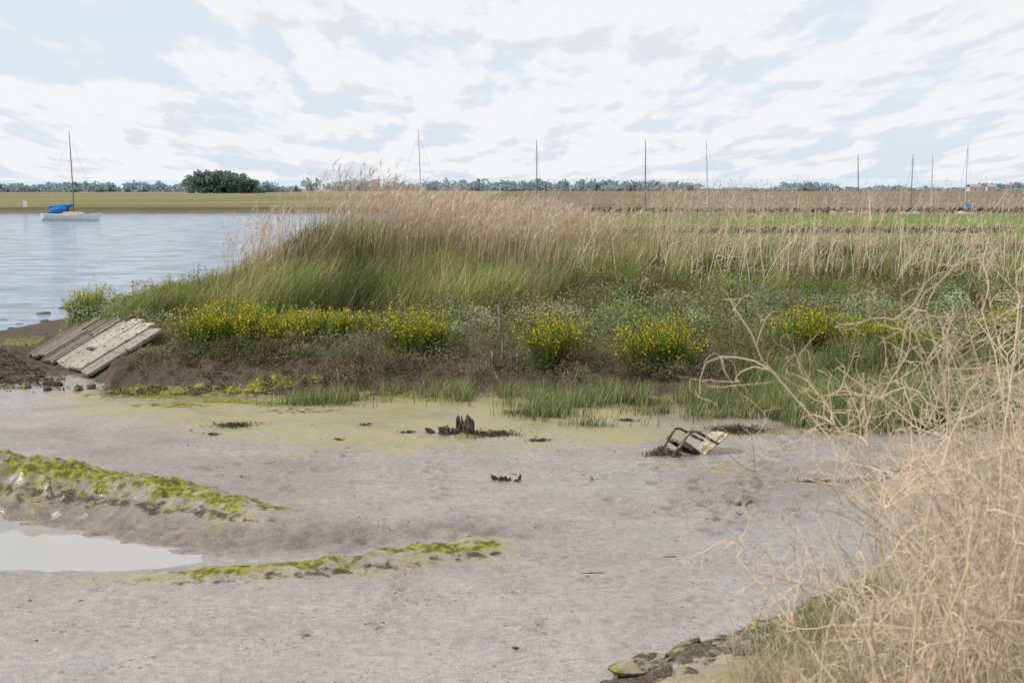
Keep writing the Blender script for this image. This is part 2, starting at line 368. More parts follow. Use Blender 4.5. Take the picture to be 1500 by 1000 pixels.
acc=Acc()
P=scatter(3800,-9,20,42,53,lambda x,y:inview(x,y)*sm(fbm(x*.5,y*.3,2,6),.38,.56)*(1-.45*sm(x,6,9))); n=len(P)
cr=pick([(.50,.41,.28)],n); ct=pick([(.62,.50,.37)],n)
hw=np.interp(P[:,0],[-9,-6,-3,0,20],[2.3,2.7,2.5,2.6,2.5])
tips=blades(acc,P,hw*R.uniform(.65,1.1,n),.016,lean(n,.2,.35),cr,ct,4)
for j in range(8):
    m_=n; pc=pick([(.58,.44,.34),(.64,.51,.40)],m_,.12)
    off=np.stack([R.normal(0,.05,m_),R.normal(0,.05,m_),-R.uniform(.0,.32,m_)],1)
    blades(acc,tips+off,R.uniform(.08,.18,m_),.015,lean(m_,1.2,.8),pc,pc,2,1.2)
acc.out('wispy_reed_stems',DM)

acc=Acc()
def dens_g(x,y):
    u=landu(x,y); st=np.interp(x,[-12,-8,-3,0,3,9,18],[3.6,5.8,6.5,7.8,9.5,10.5,10.5])+2.8*(fbm(x*.5,y*0+3,3,4)-.5)
    return sm(u,st-.6,st+.8)*(1-sm(y,54,57))*inview(x,y)*(.2+.85*sm(fbm(x*.8,y*.6,3,7),.32,.52))
P=scatter(165000,-12.8,20,33,57,dens_g); n=len(P)
nn=fbm(P[:,0]*.6,P[:,1]*.45,3,5); u=landu(P[:,0],P[:,1]); big=fbm(P[:,0]*.45+5,P[:,1]*.35,2,9)
stw=sm(nn,.46,.66)*.7+.25*sm(u,12,18); r=R.rand(n)
gr=pick([(.17,.225,.055),(.21,.26,.07),(.12,.17,.04),(.25,.28,.10)],n,.2); ye=pick([(.42,.36,.17),(.52,.43,.25),(.36,.32,.15),(.30,.22,.12)],n,.15)
isy=(r<stw*.75)[:,None]
bt=(.50+.95*sm(big,.25,.75))[:,None]
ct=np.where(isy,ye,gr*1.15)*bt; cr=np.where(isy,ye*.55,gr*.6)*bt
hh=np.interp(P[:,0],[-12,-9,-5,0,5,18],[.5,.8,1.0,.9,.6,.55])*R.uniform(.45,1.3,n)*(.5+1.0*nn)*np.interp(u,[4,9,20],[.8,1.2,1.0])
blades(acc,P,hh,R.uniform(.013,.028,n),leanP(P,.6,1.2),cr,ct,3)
P=scatter(26000,-9,19,37,50,lambda x,y:inview(x,y)*sm(landu(x,y),8,12)*sm(fbm(x*.55,y*.5,2,11),.55,.67)); n=len(P)
c_=pick([(.48,.37,.23),(.58,.47,.32),(.36,.27,.16)],n,.12)
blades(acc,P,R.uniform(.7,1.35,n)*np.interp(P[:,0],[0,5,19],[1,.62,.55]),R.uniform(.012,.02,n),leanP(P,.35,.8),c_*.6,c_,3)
acc.out('bank_grass',LM)

acc=Acc()
P=scatter(85000,-12.5,19,29.5,48,lambda x,y:sm(landu(x,y),.8,1.5)*inview(x,y)*clearslab(x,y)*(.25+sm(fbm(x*.9,y*.9,3,1),.4,.6)))
n=len(P); nz=fbm(P[:,0]*.7,P[:,1]*.5,3,2)
a_=pick([(.20,.23,.085),(.16,.195,.065),(.26,.26,.13)],n,.2); b_=pick([(.26,.17,.10),(.20,.13,.08),(.34,.26,.16)],n,.2)
cc=np.where((R.rand(n)<sm(nz,.48,.68)*.75)[:,None],b_,a_)
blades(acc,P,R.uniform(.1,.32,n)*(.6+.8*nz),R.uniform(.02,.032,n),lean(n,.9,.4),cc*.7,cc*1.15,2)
acc.out('rough_sward',LM)

acc=Acc()
def mounds(acc,cx,cy,rad,hgt,nl,cols,size,var=.15,w=None):
    for a,b,r,h,k in zip(cx,cy,rad,hgt,nl):
        k=int(k); th=R.uniform(0,2*math.pi,k); q=np.sqrt(R.rand(k)); rx=r*(1+.2*np.sin(3*th+a))
        x=a+rx*q*np.cos(th); y=b+rx*.8*q*np.sin(th)
        top=h*np.sqrt(np.clip(1-q**2.4,0,1))*(.6+.8*vn(x*6,y*6,3))
        dp=R.rand(k)**2
        z=H(x,y,False)+top*(1-.45*dp)
        c=pick(cols,1,.20,w); c=c*(1+var*R.normal(size=(k,1)))*(1+.04*R.normal(size=(k,3)))
        quads(acc,np.stack([x,y,z],1),R.uniform(size*.6,size*1.4,k),np.clip(c,.01,.8),.3,.5)
n=680; cx=R.uniform(-12,16,n); cy=R.uniform(31.5,45,n); u=landu(cx,cy)
lim=np.interp(cx,[-12,-8,-3,0,3,9,18],[4.2,6.3,7.2,9,12,12.5,12.5])
k=(u>1.8)&(u<lim)&inview(cx,cy)&clearslab(cx,cy)&clearslab(cx-.5,cy); cx=cx[k];cy=cy[k]; n=len(cx)
mounds(acc,cx,cy,R.uniform(.35,1.3,n),R.uniform(.18,.75,n)*np.interp(cx,[-6,2],[.7,1]),R.uniform(260,560,n),[(.29,.32,.17),(.22,.27,.12),(.35,.36,.22),(.18,.24,.075),(.28,.25,.15),(.22,.15,.09),(.12,.17,.05)],.062,.16,[.21,.22,.15,.16,.09,.06,.11])
acc.out('sea_purslane',SH)
acc=Acc(); n=330; cx=R.uniform(-7.5,14,n); u0=np.where(cx>-4.2,R.uniform(.0,3.0,n),R.uniform(1.2,3.2,n)); cy=np.interp(cx,FX,FY)+u0
k=inview(cx,cy); cx=cx[k];cy=cy[k]; n=len(cx)
mounds(acc,cx,cy,R.uniform(.25,.6,n),R.uniform(.2,.55,n),R.uniform(240,400,n),[(.20,.14,.085),(.14,.11,.065),(.14,.165,.06),(.23,.21,.12),(.19,.22,.09),(.10,.13,.04)],.04)
acc.out('seablite_shrubs',SH)
acc=Acc(); n=110; cx=R.uniform(-10,15,n); cy=R.uniform(36,46,n); k=(landu(cx,cy)>6)&inview(cx,cy); cx=cx[k];cy=cy[k];n=len(cx)
mounds(acc,cx,cy,R.uniform(.3,1.0,n),R.uniform(.4,.95,n),R.uniform(300,520,n),[(.12,.18,.035),(.19,.235,.055),(.24,.16,.075),(.11,.14,.045),(.08,.12,.03)],.06)
n=9; cx=np.array([-11.6,-11.2,-11.0,-10.6,-10.9,-10.2,-9.9,-11.5,-9.4]); cy=np.array([40,41,42,41.5,43,42.5,43.5,42.5,44.])
mounds(acc,cx,cy,np.full(n,.55),R.uniform(.5,.8,n),np.full(n,420),[(.21,.23,.055),(.38,.24,.07),(.17,.20,.045),(.44,.31,.09)],.06)
acc.out('bramble_bushes',SH)

def samphire(x,y,r,h,name='golden_samphire_bush'):
    acc=Acc(); n=int(230*(r/.55)**1.5); h=h*1.25
    th=R.uniform(0,2*math.pi,n); q=np.sqrt(R.rand(n)); rr_=r*(.6+.25*np.sin(3*th+x)); px=x+rr_*q*np.cos(th); py=y+rr_*q*np.sin(th)
    P=np.stack([px,py,H(px,py,False)-.02],1)
    ln=np.stack([np.cos(th)*q,np.sin(th)*q],1)*.42+R.normal(scale=.09,size=(n,2))
    hh=h*R.uniform(.5,1.08,n)*(1-.25*q*q)
    g=pick([(.17,.25,.035),(.22,.29,.045),(.11,.17,.025)],n,.18)
    tips=blades(acc,P,hh,.018,ln,g*.5,g,3,1.3)
    for j in range(10):
        t=R.uniform(.2,.98,n)[:,None]; Q=P.copy(); Q[:,:2]+=ln*hh[:,None]*t**1.3; Q[:,2]+=(hh[:,None]*t*(1-.3*np.minimum(np.hypot(ln[:,0],ln[:,1]),1)[:,None]*t))[:,0]
        Q[:,:2]+=R.normal(scale=.018,size=(n,2))
        blades(acc,Q,R.uniform(.05,.10,n),.014,R.normal(scale=.5,size=(n,2)),g*.9*(.4+.6*t),g*(.5+.7*t),1)
    for j in range(5):
        k=R.rand(n)<.55; T=tips[k]+R.normal(scale=.03,size=(k.sum(),3)); T[:,2]-=.035*j
        quads(acc,T,R.uniform(.03,.05,len(T)),pick([(.74,.57,.012),(.80,.64,.02),(.60,.48,.015)],len(T),.1),.35,.9)
    return acc.out(name,LM)
for a in [(-7.1,32.1,.55,.82),(-6.4,32.3,.6,.95),(-5.7,32.0,.6,.86),(-5.1,31.8,.5,.8),(-4.5,32.1,.5,.78),(-3.9,32.6,.45,.66),(-3.4,32.7,.35,.58),
          (-2.3,31.0,.45,.98),(-1.75,31.3,.42,.82),(.75,30.3,.45,1.05),(1.12,30.5,.35,.8),(2.8,29.8,.5,1.0),(3.4,29.9,.5,.95),
          (6.2,30.6,.48,.95),(6.8,30.8,.5,.9),(7.5,30.5,.42,.7),(8.2,30.2,.45,.75),(8.9,30.4,.35,.6),(10.9,31.6,.5,.75),
          (-11.75,38.6,.42,.85),(-11.3,38.3,.42,.95),(-9.9,41.2,.4,.7)]:
    samphire(*a)

acc=Acc()
TU=[(.55,26.0,.5),(1.45,25.1,.42),(1.75,25.3,.35),(3.1,26.3,.6),(3.7,26.0,.6),(2.35,24.9,.25),(4.0,26.7,.5),(.9,27.4,.8),(-.3,28.3,.9),(1.8,27.9,.7),(-3.3,27.9,.7),(-4.0,27.6,.5),(2.7,27.8,.6),(-.9,28.6,.7),(4.9,26.8,.8),(.3,25.3,.25),(-2.3,28.8,.4),(3.6,28,.7)]
def dens_c(x,y):
    d=np.zeros_like(x)
    for a,b,r in TU: d=np.maximum(d,np.exp(-((x-a)/r)**2-((y-b)/(r*.6))**2))
    fr=np.interp(x,[4.2,4.9,6,8,12],[27,24.6,24.1,24.2,24.3])+.9*(fbm(x*1.3,y*0,2,2)-.5)
    big=sm(x,4.0,5.2)*sm(y,fr-.05,fr+.25)*(1-sm(y,29,30.3))
    n=fbm(x*1.7,y*1.7,3,4)
    ph=sm(n,.40,.60)
    return np.maximum(d*sm(n,.38,.5)*.65,big*(.2+.65*ph))*inview(x,y)
P=scatter(210000,-5,13,23.3,30.3,dens_c)
n=len(P)
if n>58000: P=P[R.choice(n,58000,False)]; n=len(P)
g=pick([(.18,.245,.08),(.23,.29,.105),(.29,.33,.14),(.13,.19,.055),(.45,.40,.23)],n,.16)
cn_=fbm(P[:,0]*1.7,P[:,1]*1.7,3,4)
hh=R.uniform(.15,.55,n)*np.interp(P[:,0],[-5,-2,4,6,12],[.55,.75,.9,1.3,1.4])*(.45+1.1*cn_)
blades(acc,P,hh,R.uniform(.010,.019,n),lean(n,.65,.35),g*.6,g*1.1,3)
acc.out('cordgrass',LM)

acc=Acc()
for a,b_,r1,r2 in WR[:16]:
    n=int(700*r1*r2/.15)+30; x=a+R.normal(0,r1*.5,n); y=b_+R.normal(0,r2*.5,n)
    z=H(x,y,False)+R.uniform(0,.035,n)
    quads(acc,np.stack([x,y,z],1),R.uniform(.02,.06,n),pick([(.045,.036,.025),(.075,.058,.035),(.11,.09,.05)],n,.2),.6,.5)
def d_wr(x,y): return np.clip(np.exp(-((x+12.3)/2.8)**4-((y-32.6)/3.5)**4)*sm(fbm(x*1.5,y*1.5,3,3),.35,.5),0,1)*clearslab(x,y)*(x<-8.8-(y-31)*.4)
P=scatter(30000,-16,-8,29,37,d_wr); n=len(P); P[:,2]+=R.uniform(0,.08,n)
quads(acc,P,R.uniform(.04,.1,n),pick([(.035,.028,.02),(.065,.05,.03),(.10,.085,.045),(.10,.11,.03)],n,.2),.4,.5)
P=scatter(11000,-8.3,-2.5,28.6,31.2,lambda x,y:sm(fbm(x*2,y*2,3,6),.45,.6)); n=len(P); P[:,2]+=R.uniform(0,.06,n)
quads(acc,P,R.uniform(.03,.08,n),pick([(.05,.038,.026),(.11,.085,.06),(.12,.13,.03)],n,.2),.4,.5)
acc.out('seaweed_wrack',SH)

# ---------------------------------------------------------------- branching dead stalks
def tubes(acc,lines,sides=4):
    for pts,rad,col in lines:
        pts=np.asarray(pts); n=len(pts); d=np.gradient(pts,axis=0); d/=np.linalg.norm(d,axis=1)[:,None]+1e-9
        ref=np.array([.3,.9,.1]); a=np.cross(d,ref); a/=np.linalg.norm(a,axis=1)[:,None]+1e-9; b=np.cross(d,a)
        th=np.arange(sides)*2*math.pi/sides
        V=(pts[:,None,:]+rad[:,None,None]*(a[:,None,:]*np.cos(th)[None,:,None]+b[:,None,:]*np.sin(th)[None,:,None])).reshape(-1,3)
        i=np.arange(n-1)[:,None]*sides; j=np.arange(sides)[None,:]; j2=(j+1)%sides
        F=np.stack([i+j,i+j2,i+sides+j2,i+sides+j],2).reshape(-1,4)
        acc.add(V,F,np.repeat(np.array(col)[None,:],len(V),0))
RS=R
def wander(p,d,L,n,curl,grav=0):
    pts=[np.array(p,float)]; d=np.array(d,float); d/=np.linalg.norm(d); w=RS.normal(size=3)*curl
    for i in range(n):
        w=w*.8+RS.normal(size=3)*curl*.5; d=d+w/n*2+np.array([0,0,grav/n]); d/=np.linalg.norm(d); pts.append(pts[-1]+d*L/n)
    return np.array(pts),d
def stalk(lines,p,h,r,col,ln,curl,nb,sub,umb,brl=(.15,.36),flank=3):
    pts,d=wander(p,(ln[0],ln[1],1),h,8,curl*.3)
    lines.append((pts,np.linspace(r,r*.45,9),col))
    for k in range(nb):
        i=RS.randint(flank,9); th=RS.uniform(0,6.28); dd=np.array([math.cos(th)*.8,math.sin(th)*.8,RS.uniform(.3,1.1)])
        L=h*RS.uniform(*brl); q,d2=wander(pts[i],dd,L,6,curl,.3)
        lines.append((q,np.linspace(r*.55,r*.28,7),col))
        ends=[(q[-1],d2)]
        for s in range(sub):
            j=RS.randint(2,6); dd2=d2+RS.normal(size=3)*.8; q2,d3=wander(q[j],dd2,L*RS.uniform(.3,.75),5,curl*1.3,.1)
            lines.append((q2,np.linspace(r*.35,r*.2,6),col)); ends.append((q2[-1],d3))
        for e,d3 in ends:
            for s in range(umb):
                q3,_=wander(e,d3+RS.normal(size=3)*.6,L*.22,3,curl*.8)
                lines.append((q3,np.linspace(r*.24,r*.16,4),col))
acc=Acc(); lines=[]
for cx_,n in [(6.6,14),(8.4,16),(9.4,18),(10.6,14),(11.8,22),(12.6,22),(13.6,18),(14.5,20),(4.6,9),(1.8,8),(15.5,12),(5.6,10),(3.2,6),(7.4,10)]:
    for k in range(n):
        x=cx_+R.normal(0,.6); y=R.uniform(39.5,44); z=H1(x,y)
        c=np.array([.70,.61,.47])*R.uniform(.75,1.15)
        stalk(lines,(x,y,z),R.uniform(1.1,2.5)*(1.0 if x>6 else .9),.013,c,(R.normal(.08,.14),R.normal(0,.1)),.5,4,1,2)
tubes(acc,lines,3); acc.out('dead_alexanders_stalks',DM)

acc=Acc(); lines=[]; cnt=0
RS=np.random.RandomState(33); R2=RS
while cnt<220:
    y=R2.uniform(4.8,10.5); q=R2.uniform(.19,.44); x=q*y
    s=float(bank(np.array([x]),np.array([y]))[0])
    if s<.7: continue
    if R2.rand()>sm(np.array(q),.20,.35)**1.2: continue
    z=H1(x,y)
    row=np.interp(q,[.19,.22,.25,.28,.31,.34,.36,.44],[900,830,740,640,530,400,330,320])
    top=4.2-(row-275)/2083*y-z
    if top<.3: continue
    top*=1-.6*R2.rand()**1.2
    c=np.array([.72,.60,.46])*R2.uniform(.75,1.15)
    stalk(lines,(x,y,z-.05),min(top,2.2),R2.uniform(.004,.0066),c,(R2.normal(-.02,.09),R2.normal(0,.08)),1.5,7,2,2,(.12,.24)); cnt+=1
tubes(acc,lines,4); acc.out('dead_foreground_stalks',DM)
acc=Acc()
def d_fg(x,y):
    s=bank(x,y); q=x/np.maximum(y,.1); return sm(s,.5,1.6)*sm(q,.14,.23)*(q<.5)*(.2+.8*sm(fbm(x*1.5,y*1.5,3,8),.40,.6))
P=scatter(90000,.8,8.5,3.5,16,d_fg); n=len(P)
gg=sm(fbm(P[:,0]*.9,P[:,1]*.9,2,1),.44,.58)
st_=pick([(.64,.53,.38),(.70,.59,.45),(.50,.40,.25)],n,.15); gn=pick([(.31,.34,.11),(.22,.27,.075)],n,.15)
cc=np.where((R.rand(n)<gg*.7)[:,None],gn,st_)
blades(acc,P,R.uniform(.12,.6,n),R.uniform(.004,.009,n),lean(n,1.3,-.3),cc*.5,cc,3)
acc.out('foreground_dry_grass',LM)

# ---------------------------------------------------------------- stones
bm=bmesh.new(); bmesh.ops.create_icosphere(bm,subdivisions=2,radius=1)
ICV=np.array([v.co[:] for v in bm.verts]); ICF=np.array([[v.index for v in f.verts] for f in bm.faces]); bm.free()
def rock_mesh(cx,cy,cz,r,sq,seed,acc,col):
    rs=np.random.RandomState(seed); V=ICV.copy()
    for k in range(7):
        nrm=rs.normal(size=3); nrm/=np.linalg.norm(nrm); dd=V@nrm; c=rs.uniform(.45,.8); V=V-np.maximum(dd-c,0)[:,None]*nrm
    V=V*(1+.06*rs.normal(size=(len(V),1)))*np.array([1,rs.uniform(.6,.9),sq])*r
    a=rs.uniform(0,6.28); Rm=np.array([[math.cos(a),-math.sin(a),0],[math.sin(a),math.cos(a),0],[0,0,1]]); V=V@Rm.T+np.array([cx,cy,cz])
    acc.add(V,ICF,np.repeat(np.array(col)[None],len(V),0))
def stonemat(name='mossy_stone',d=0):
    m,nt,N,L,b=mat(name)
    a=N.new('ShaderNodeAttribute'); a.attribute_name='Col'; tc=N.new('ShaderNodeTexCoord')
    n=N.new('ShaderNodeTexNoise'); n.inputs['Scale'].default_value=9; n.inputs['Detail'].default_value=8; L.new(tc.outputs['Object'],n.inputs['Vector'])
    r=N.new('ShaderNodeValToRGB'); r.color_ramp.elements[0].position=.46+d*.06; r.color_ramp.elements[1].position=.56+d*.14; L.new(n.outputs['Fac'],r.inputs[0])
    r.color_ramp.elements[0].color=(0,0,0,1)
    x=N.new('ShaderNodeMix'); x.data_type='RGBA'; L.new(r.outputs[0],x.inputs[0]); x.inputs[7].default_value=(.07,.06,.04,1); L.new(a.outputs['Color'],x.inputs[6])
    n2=N.new('ShaderNodeTexNoise'); n2.inputs['Scale'].default_value=4; n2.inputs['Detail'].default_value=8; L.new(tc.outputs['Object'],n2.inputs['Vector'])
    r2=N.new('ShaderNodeValToRGB'); r2.color_ramp.elements[0].position=.60+d*.1; r2.color_ramp.elements[1].position=.66+d*.1; r2.color_ramp.elements[0].color=(0,0,0,1); L.new(n2.outputs['Fac'],r2.inputs[0])
    y=N.new('ShaderNodeMix'); y.data_type='RGBA'; L.new(r2.outputs[0],y.inputs[0]); L.new(x.outputs[2],y.inputs[6]); y.inputs[7].default_value=(.20,.22,.03,1)
    L.new(y.outputs[2],b.inputs['Base Color']); b.inputs['Roughness'].default_value=.85; b.inputs['Specular IOR Level'].default_value=.25
    bp=N.new('ShaderNodeBump'); bp.inputs['Strength'].default_value=.6; bp.inputs['Distance'].default_value=.02; L.new(n.outputs['Fac'],bp.inputs['Height']); L.new(bp.outputs[0],b.inputs['Normal'])
    return m
SM=stonemat(); acc=Acc()
for k in range(170):
    t=R.uniform(-.4,4.6); s=R.uniform(-.2,1.1)+abs(R.normal(0,.1)); x=.9+.725*t+.689*s; y=11.7+.689*t-.725*s
    r=R.uniform(.03,.10) if R.rand()<.78 else R.uniform(.13,.26)
    z=H1(x,y); c=np.array([.27,.23,.17])*R.uniform(.4,1.15)
    rock_mesh(x,y,z,r,R.uniform(.3,.55),k,acc,c)
acc.out('shore_stones',SM)
acc=Acc()
for k in range(70):
    x=R.uniform(-14.5,-8.8); y=R.uniform(29.3,33)
    if not bool(clearslab(np.array(x),np.array(y))) : continue
    z=H1(x,y); r=R.uniform(.06,.2); rock_mesh(x,y,z+.02,r,.6,k+500,acc,np.array([.10,.08,.06])*R.uniform(.5,1.3))
for k in range(45):
    x=R.uniform(-17,-14.6); y=R.uniform(38,56); r=R.uniform(.1,.4); rock_mesh(x,y,-.2,r,.35,k+700,acc,np.array([.05,.045,.035]))
acc.out('weedy_rocks',SM)
acc=Acc()
for k in range(170):
    x=R.uniform(-7,6); y=R.uniform(12.3,25); r=R.choice([.010,.016,.024,.04],p=[.4,.35,.2,.05]); z=H1(x,y,True)
    if z<-.11: continue
    rock_mesh(x,y,z+r*.05,r,.4,k+900,acc,np.array([.12,.095,.07])*R.uniform(.5,1.3))
acc.out('mud_clods',SM)

WMt=leafmat('wall_stone',.9,0)
def wallrow(name,x0,x1,yf,z0,h,sz,n,col):
    acc=Acc()
    for k in range(n):
        t=(k+R.uniform(-.4,.4))/n; x=x0+(x1-x0)*t; y=yf(x)+R.normal(0,.12)
        rock_mesh(x,y,z0+R.uniform(.0,1)*h,sz*R.uniform(.7,1.3),R.uniform(.4,.7),k+2000,acc,np.array(col)*R.uniform(.6,1.4))
    return acc.out(name,WMt)
wallrow('low_stone_wall',5.0,27,lambda x:76+.03*x,1.75,.34,.2,560,(.12,.10,.075))
wallrow('low_stone_wall',-16,58,lambda x:149+.02*x,1.75,.36,.28,760,(.16,.135,.10))

# ---------------------------------------------------------------- slipway
def box_mesh(acc,corners_b,th,col):
    b=np.array(corners_b,float); nrm=np.cross(b[1]-b[0],b[3]-b[0]); nrm/=np.linalg.norm(nrm)
    if nrm[2]<0: nrm=-nrm
    t=b+nrm*th; V=np.concatenate([b,t]); F=np.array([[3,2,1,0],[4,5,6,7],[0,1,5,4],[1,2,6,5],[2,3,7,6],[3,0,4,7]])
    acc.add(V,F,np.repeat(np.array(col)[None],8,0))
CM=stonemat('weathered_concrete',1)
A=np.array([*SA,.08]);B=np.array([*SB,.08]);E2=np.array([*SE2,.85])
acc=Acc()
def pt(s,t): return B*(1-s)+A*s+E2*t
rs=np.random.RandomState(11)
slabs=[(.00,.13,-.03,.50,.02,.62,0),(.00,.13,.51,.97,.0,.75,0),(.14,.30,-.05,.62,.03,.95,0),(.14,.30,.63,1.0,.02,1.0,0),(.31,.45,-.02,.34,.01,.85,0),(.31,.45,.35,1.02,.03,1.02,0),
 (.46,.56,.0,.97,.0,.8,0),(.57,.65,-.04,.55,.02,.5,1),(.57,.65,.57,.98,.03,.62,1),(.66,.73,-.06,.99,.01,.42,1),(.74,.82,.0,.6,.03,.55,1),(.74,.82,.62,.93,.0,.4,1),(.83,.92,-.05,.9,.02,.5,1),(.93,1.01,-.02,.7,.0,.38,1)]
for (a0,a1,t0,t1,lf,br,kd) in slabs:
    base=np.array([.37,.335,.28]) if kd==0 else np.array([.36,.30,.235])
    nj=3 if kd else 1
    for j in range(nj):
        u0=a0+(a1-a0)*j/nj; u1=a0+(a1-a0)*(j+1)/nj-.003
        dz=np.array([0,0,lf+rs.uniform(0,.03)]); e=rs.uniform(-.03,.03,2)
        box_mesh(acc,[pt(u0,t0+e[0])+dz,pt(u1,t0+e[1])+dz,pt(u1,t1+e[1])+dz,pt(u0,t1+e[0])+dz],.09,base*br*rs.uniform(.9,1.1))
ob=acc.out('slipway_ramp',CM); bv=ob.modifiers.new('b','BEVEL'); bv.width=.012; bv.segments=1
acc=Acc()
for k in range(9):
    x=-7.9+k*.17+R.normal(0,.03); y=31.9+R.normal(0,.15); z=H1(x,y)+.05; w=.10; l=.45
    box_mesh(acc,[(x,y-l,z-.15),(x+w,y-l,z-.15),(x+w+.1,y+l,z+.10),(x+.1,y+l,z+.10)],.04,np.array([.15,.12,.09])*R.uniform(.6,1.4))
acc.out('broken_timber_planks',CM)

# ---------------------------------------------------------------- posts and stumps
WM=noisemat('rotten_wood',(.03,.025,.018),(.13,.11,.08),14,.85,.8)
def splinter_post(acc,x,y,r,h,ln=(0,0)):
    z=H1(x,y)-.08
    ns=11
    for k in range(ns):
        th=k/ns*6.28; q=r*R.uniform(.2,.9); a=x+q*math.cos(th); b=y+q*math.sin(th); hh=h*R.uniform(.4,1.15); w=r*R.uniform(.25,.5)
        tp=np.array([a+ln[0]*hh,b+ln[1]*hh,z+hh]); V=[]
        for zz,ww in ((0,1.1),(.4,.95),(.8,.85),(1,.5)):
            c=np.array([a,b,z])*(1-zz)+tp*zz
            for m in range(5):
                t2=m/5*6.28+k; V.append(c+np.array([math.cos(t2)*w*ww*R.uniform(.7,1.3),math.sin(t2)*w*ww,R.normal(0,.012)]))
        F=[]
        for l in range(3):
            for m in range(5): F.append([l*5+m,l*5+(m+1)%5,l*5+5+(m+1)%5,l*5+5+m])
        F.append([15,16,17,18])
        acc.add(np.array(V),np.array(F),np.ones((len(V),3)))
acc=Acc()
for q_ in [(-.90,24.3,.08,.34),(-.80,24.25,.10,.38),(-.71,24.1,.07,.33),(-1.22,24.1,.10,.18,(.4,0)),(-1.1,24.0,.08,.2,(-.6,0)),(-1.32,24.2,.09,.14,(-.8,0)),(-1.0,24.1,.12,.16)]: splinter_post(acc,*q_)
acc.out('rotten_timber_stump',WM)
acc=Acc(); splinter_post(acc,-.15,20.3,.04,.15,(-.9,0)); splinter_post(acc,.1,20.3,.022,.18,(.1,0)); splinter_post(acc,-.02,20.2,.04,.10,(.9,0)); splinter_post(acc,-.22,20.25,.04,.13,(0.6,0)); splinter_post(acc,-.08,20.25,.07,.12)
acc.out('rotten_timber_stump',WM)
OP=noisemat('old_post',(.09,.08,.065),(.24,.21,.17),10,.85,.5)
for (x,y,r,h) in [(-.28,32.6,.055,.9),(-.2,30.6,.03,.5),(.12,30.2,.03,.45),(-.42,30.4,.03,.4),(4.1,30.9,.03,.45),(1.15,20.2,.02,.1)]:
    acc=Acc(); z=H1(x,y)-.05
    pts=np.array([[x,y,z],[x+.005,y,z+h*.5],[x-.008,y+.01,z+h],[x-.008,y+.01,z+h+.012]]); tubes(acc,[(pts,np.array([r,r*.97,r*.92,r*.3]),(.2,.18,.15))],7)
    acc.out('wooden_post',OP,True)

# ---------------------------------------------------------------- plastic garden chair half sunk in mud
chair=bpy.data.objects.new('plastic_garden_chair',None); S.collection.objects.link(chair)
PL=noisemat('dirty_plastic',(.18,.14,.09),(.47,.39,.28),5,.55,.15,lo=.36,hi=.52)
SL=noisemat('slimy_plastic',(.04,.035,.022),(.26,.21,.14),9,.7,.5,lo=.42,hi=.62)
def strip(name,pts,w,th,m,wdir=(0,1,0),par=chair):
    pts=np.array(pts,float); d=np.gradient(pts,axis=0); d/=np.linalg.norm(d,axis=1)[:,None]; wd=np.array(wdir,float)
    nrm=np.cross(d,wd); nrm/=np.linalg.norm(nrm,axis=1)[:,None]; w=np.broadcast_to(w,(len(pts),))[:,None]
    ring=np.stack([pts-wd*w/2-nrm*th/2,pts+wd*w/2-nrm*th/2,pts+wd*w/2+nrm*th/2,pts-wd*w/2+nrm*th/2],1); V=ring.reshape(-1,3); F=[]
    for i in range(len(pts)-1):
        for j in range(4): F.append([i*4+j,i*4+(j+1)%4,i*4+4+(j+1)%4,i*4+4+j])
    F.append([3,2,1,0]); e=(len(pts)-1)*4; F.append([e,e+1,e+2,e+3])
    o=build(name,V,F,None,m,False,parent=par); bv=o.modifiers.new('b','BEVEL'); bv.width=.004; bv.segments=2; return o
strip('seat',[(.24,0,.38),(.22,0,.425),(.1,0,.43),(-.05,0,.415),(-.2,0,.41)],[.44,.46,.46,.44,.40],.018,SL)
for k in range(6):
    a=(k-2.5); y0=a*.056; y1=a*.082
    strip('back_slat_%d'%(k+1),[(-.2,y0,.41),(-.25,y0*1.1,.55),(-.31,(y0+y1)/2,.7),(-.37,y1,.86-.006*a*a)],[.032,.038,.046,.052],.012,PL)
yy=np.linspace(-.25,.25,9)
strip('back_top_rail',[(-.372-.03*(1-(v/.25)**2),v,.86+.03*(1-(v/.25)**2)) for v in yy],.07,.022,PL,(-.35,0,.94))
strip('back_cross_rail',[(-.285,v,.63) for v in np.linspace(-.19,.19,5)],.035,.016,PL,(-.35,0,.94))
for sgn,nm in ((-1,'left'),(1,'right')):
    strip('back_side_rail_'+nm,[(-.2,sgn*.19,.41),(-.27,sgn*.215,.58),(-.33,sgn*.24,.74),(-.375,sgn*.25,.86)],.05,.025,PL)
    strip('armrest_'+nm,[(-.31,sgn*.25,.68),(-.2,sgn*.27,.665),(0,sgn*.28,.66),(.16,sgn*.28,.65),(.235,sgn*.275,.60),(.255,sgn*.265,.5),(.27,sgn*.255,.3),(.30,sgn*.25,0)],.075,.035,SL)
    strip('rear_leg_'+nm,[(-.2,sgn*.2,.42),(-.26,sgn*.22,.2),(-.32,sgn*.24,0)],.06,.03,SL)
    strip('seat_apron_'+nm,[(.25,sgn*.235,.39),(0,sgn*.235,.385),(-.2,sgn*.2,.38)],.02,.06,SL)
chair.rotation_euler=(math.radians(5),math.radians(-32),math.radians(197)); chair.location=(2.62,22.3,-.27)
acc=Acc(); n=800; x=2.42+R.normal(0,.17,n); y=22.2+R.normal(0,.12,n); z=R.uniform(0,.13,n)*np.exp(-((x-2.4)/.18)**2)
quads(acc,np.stack([x,y,z],1),R.uniform(.02,.05,n),pick([(.04,.033,.022),(.10,.08,.045)],n,.2),.4,.5); acc.out('seaweed_clump',SH)

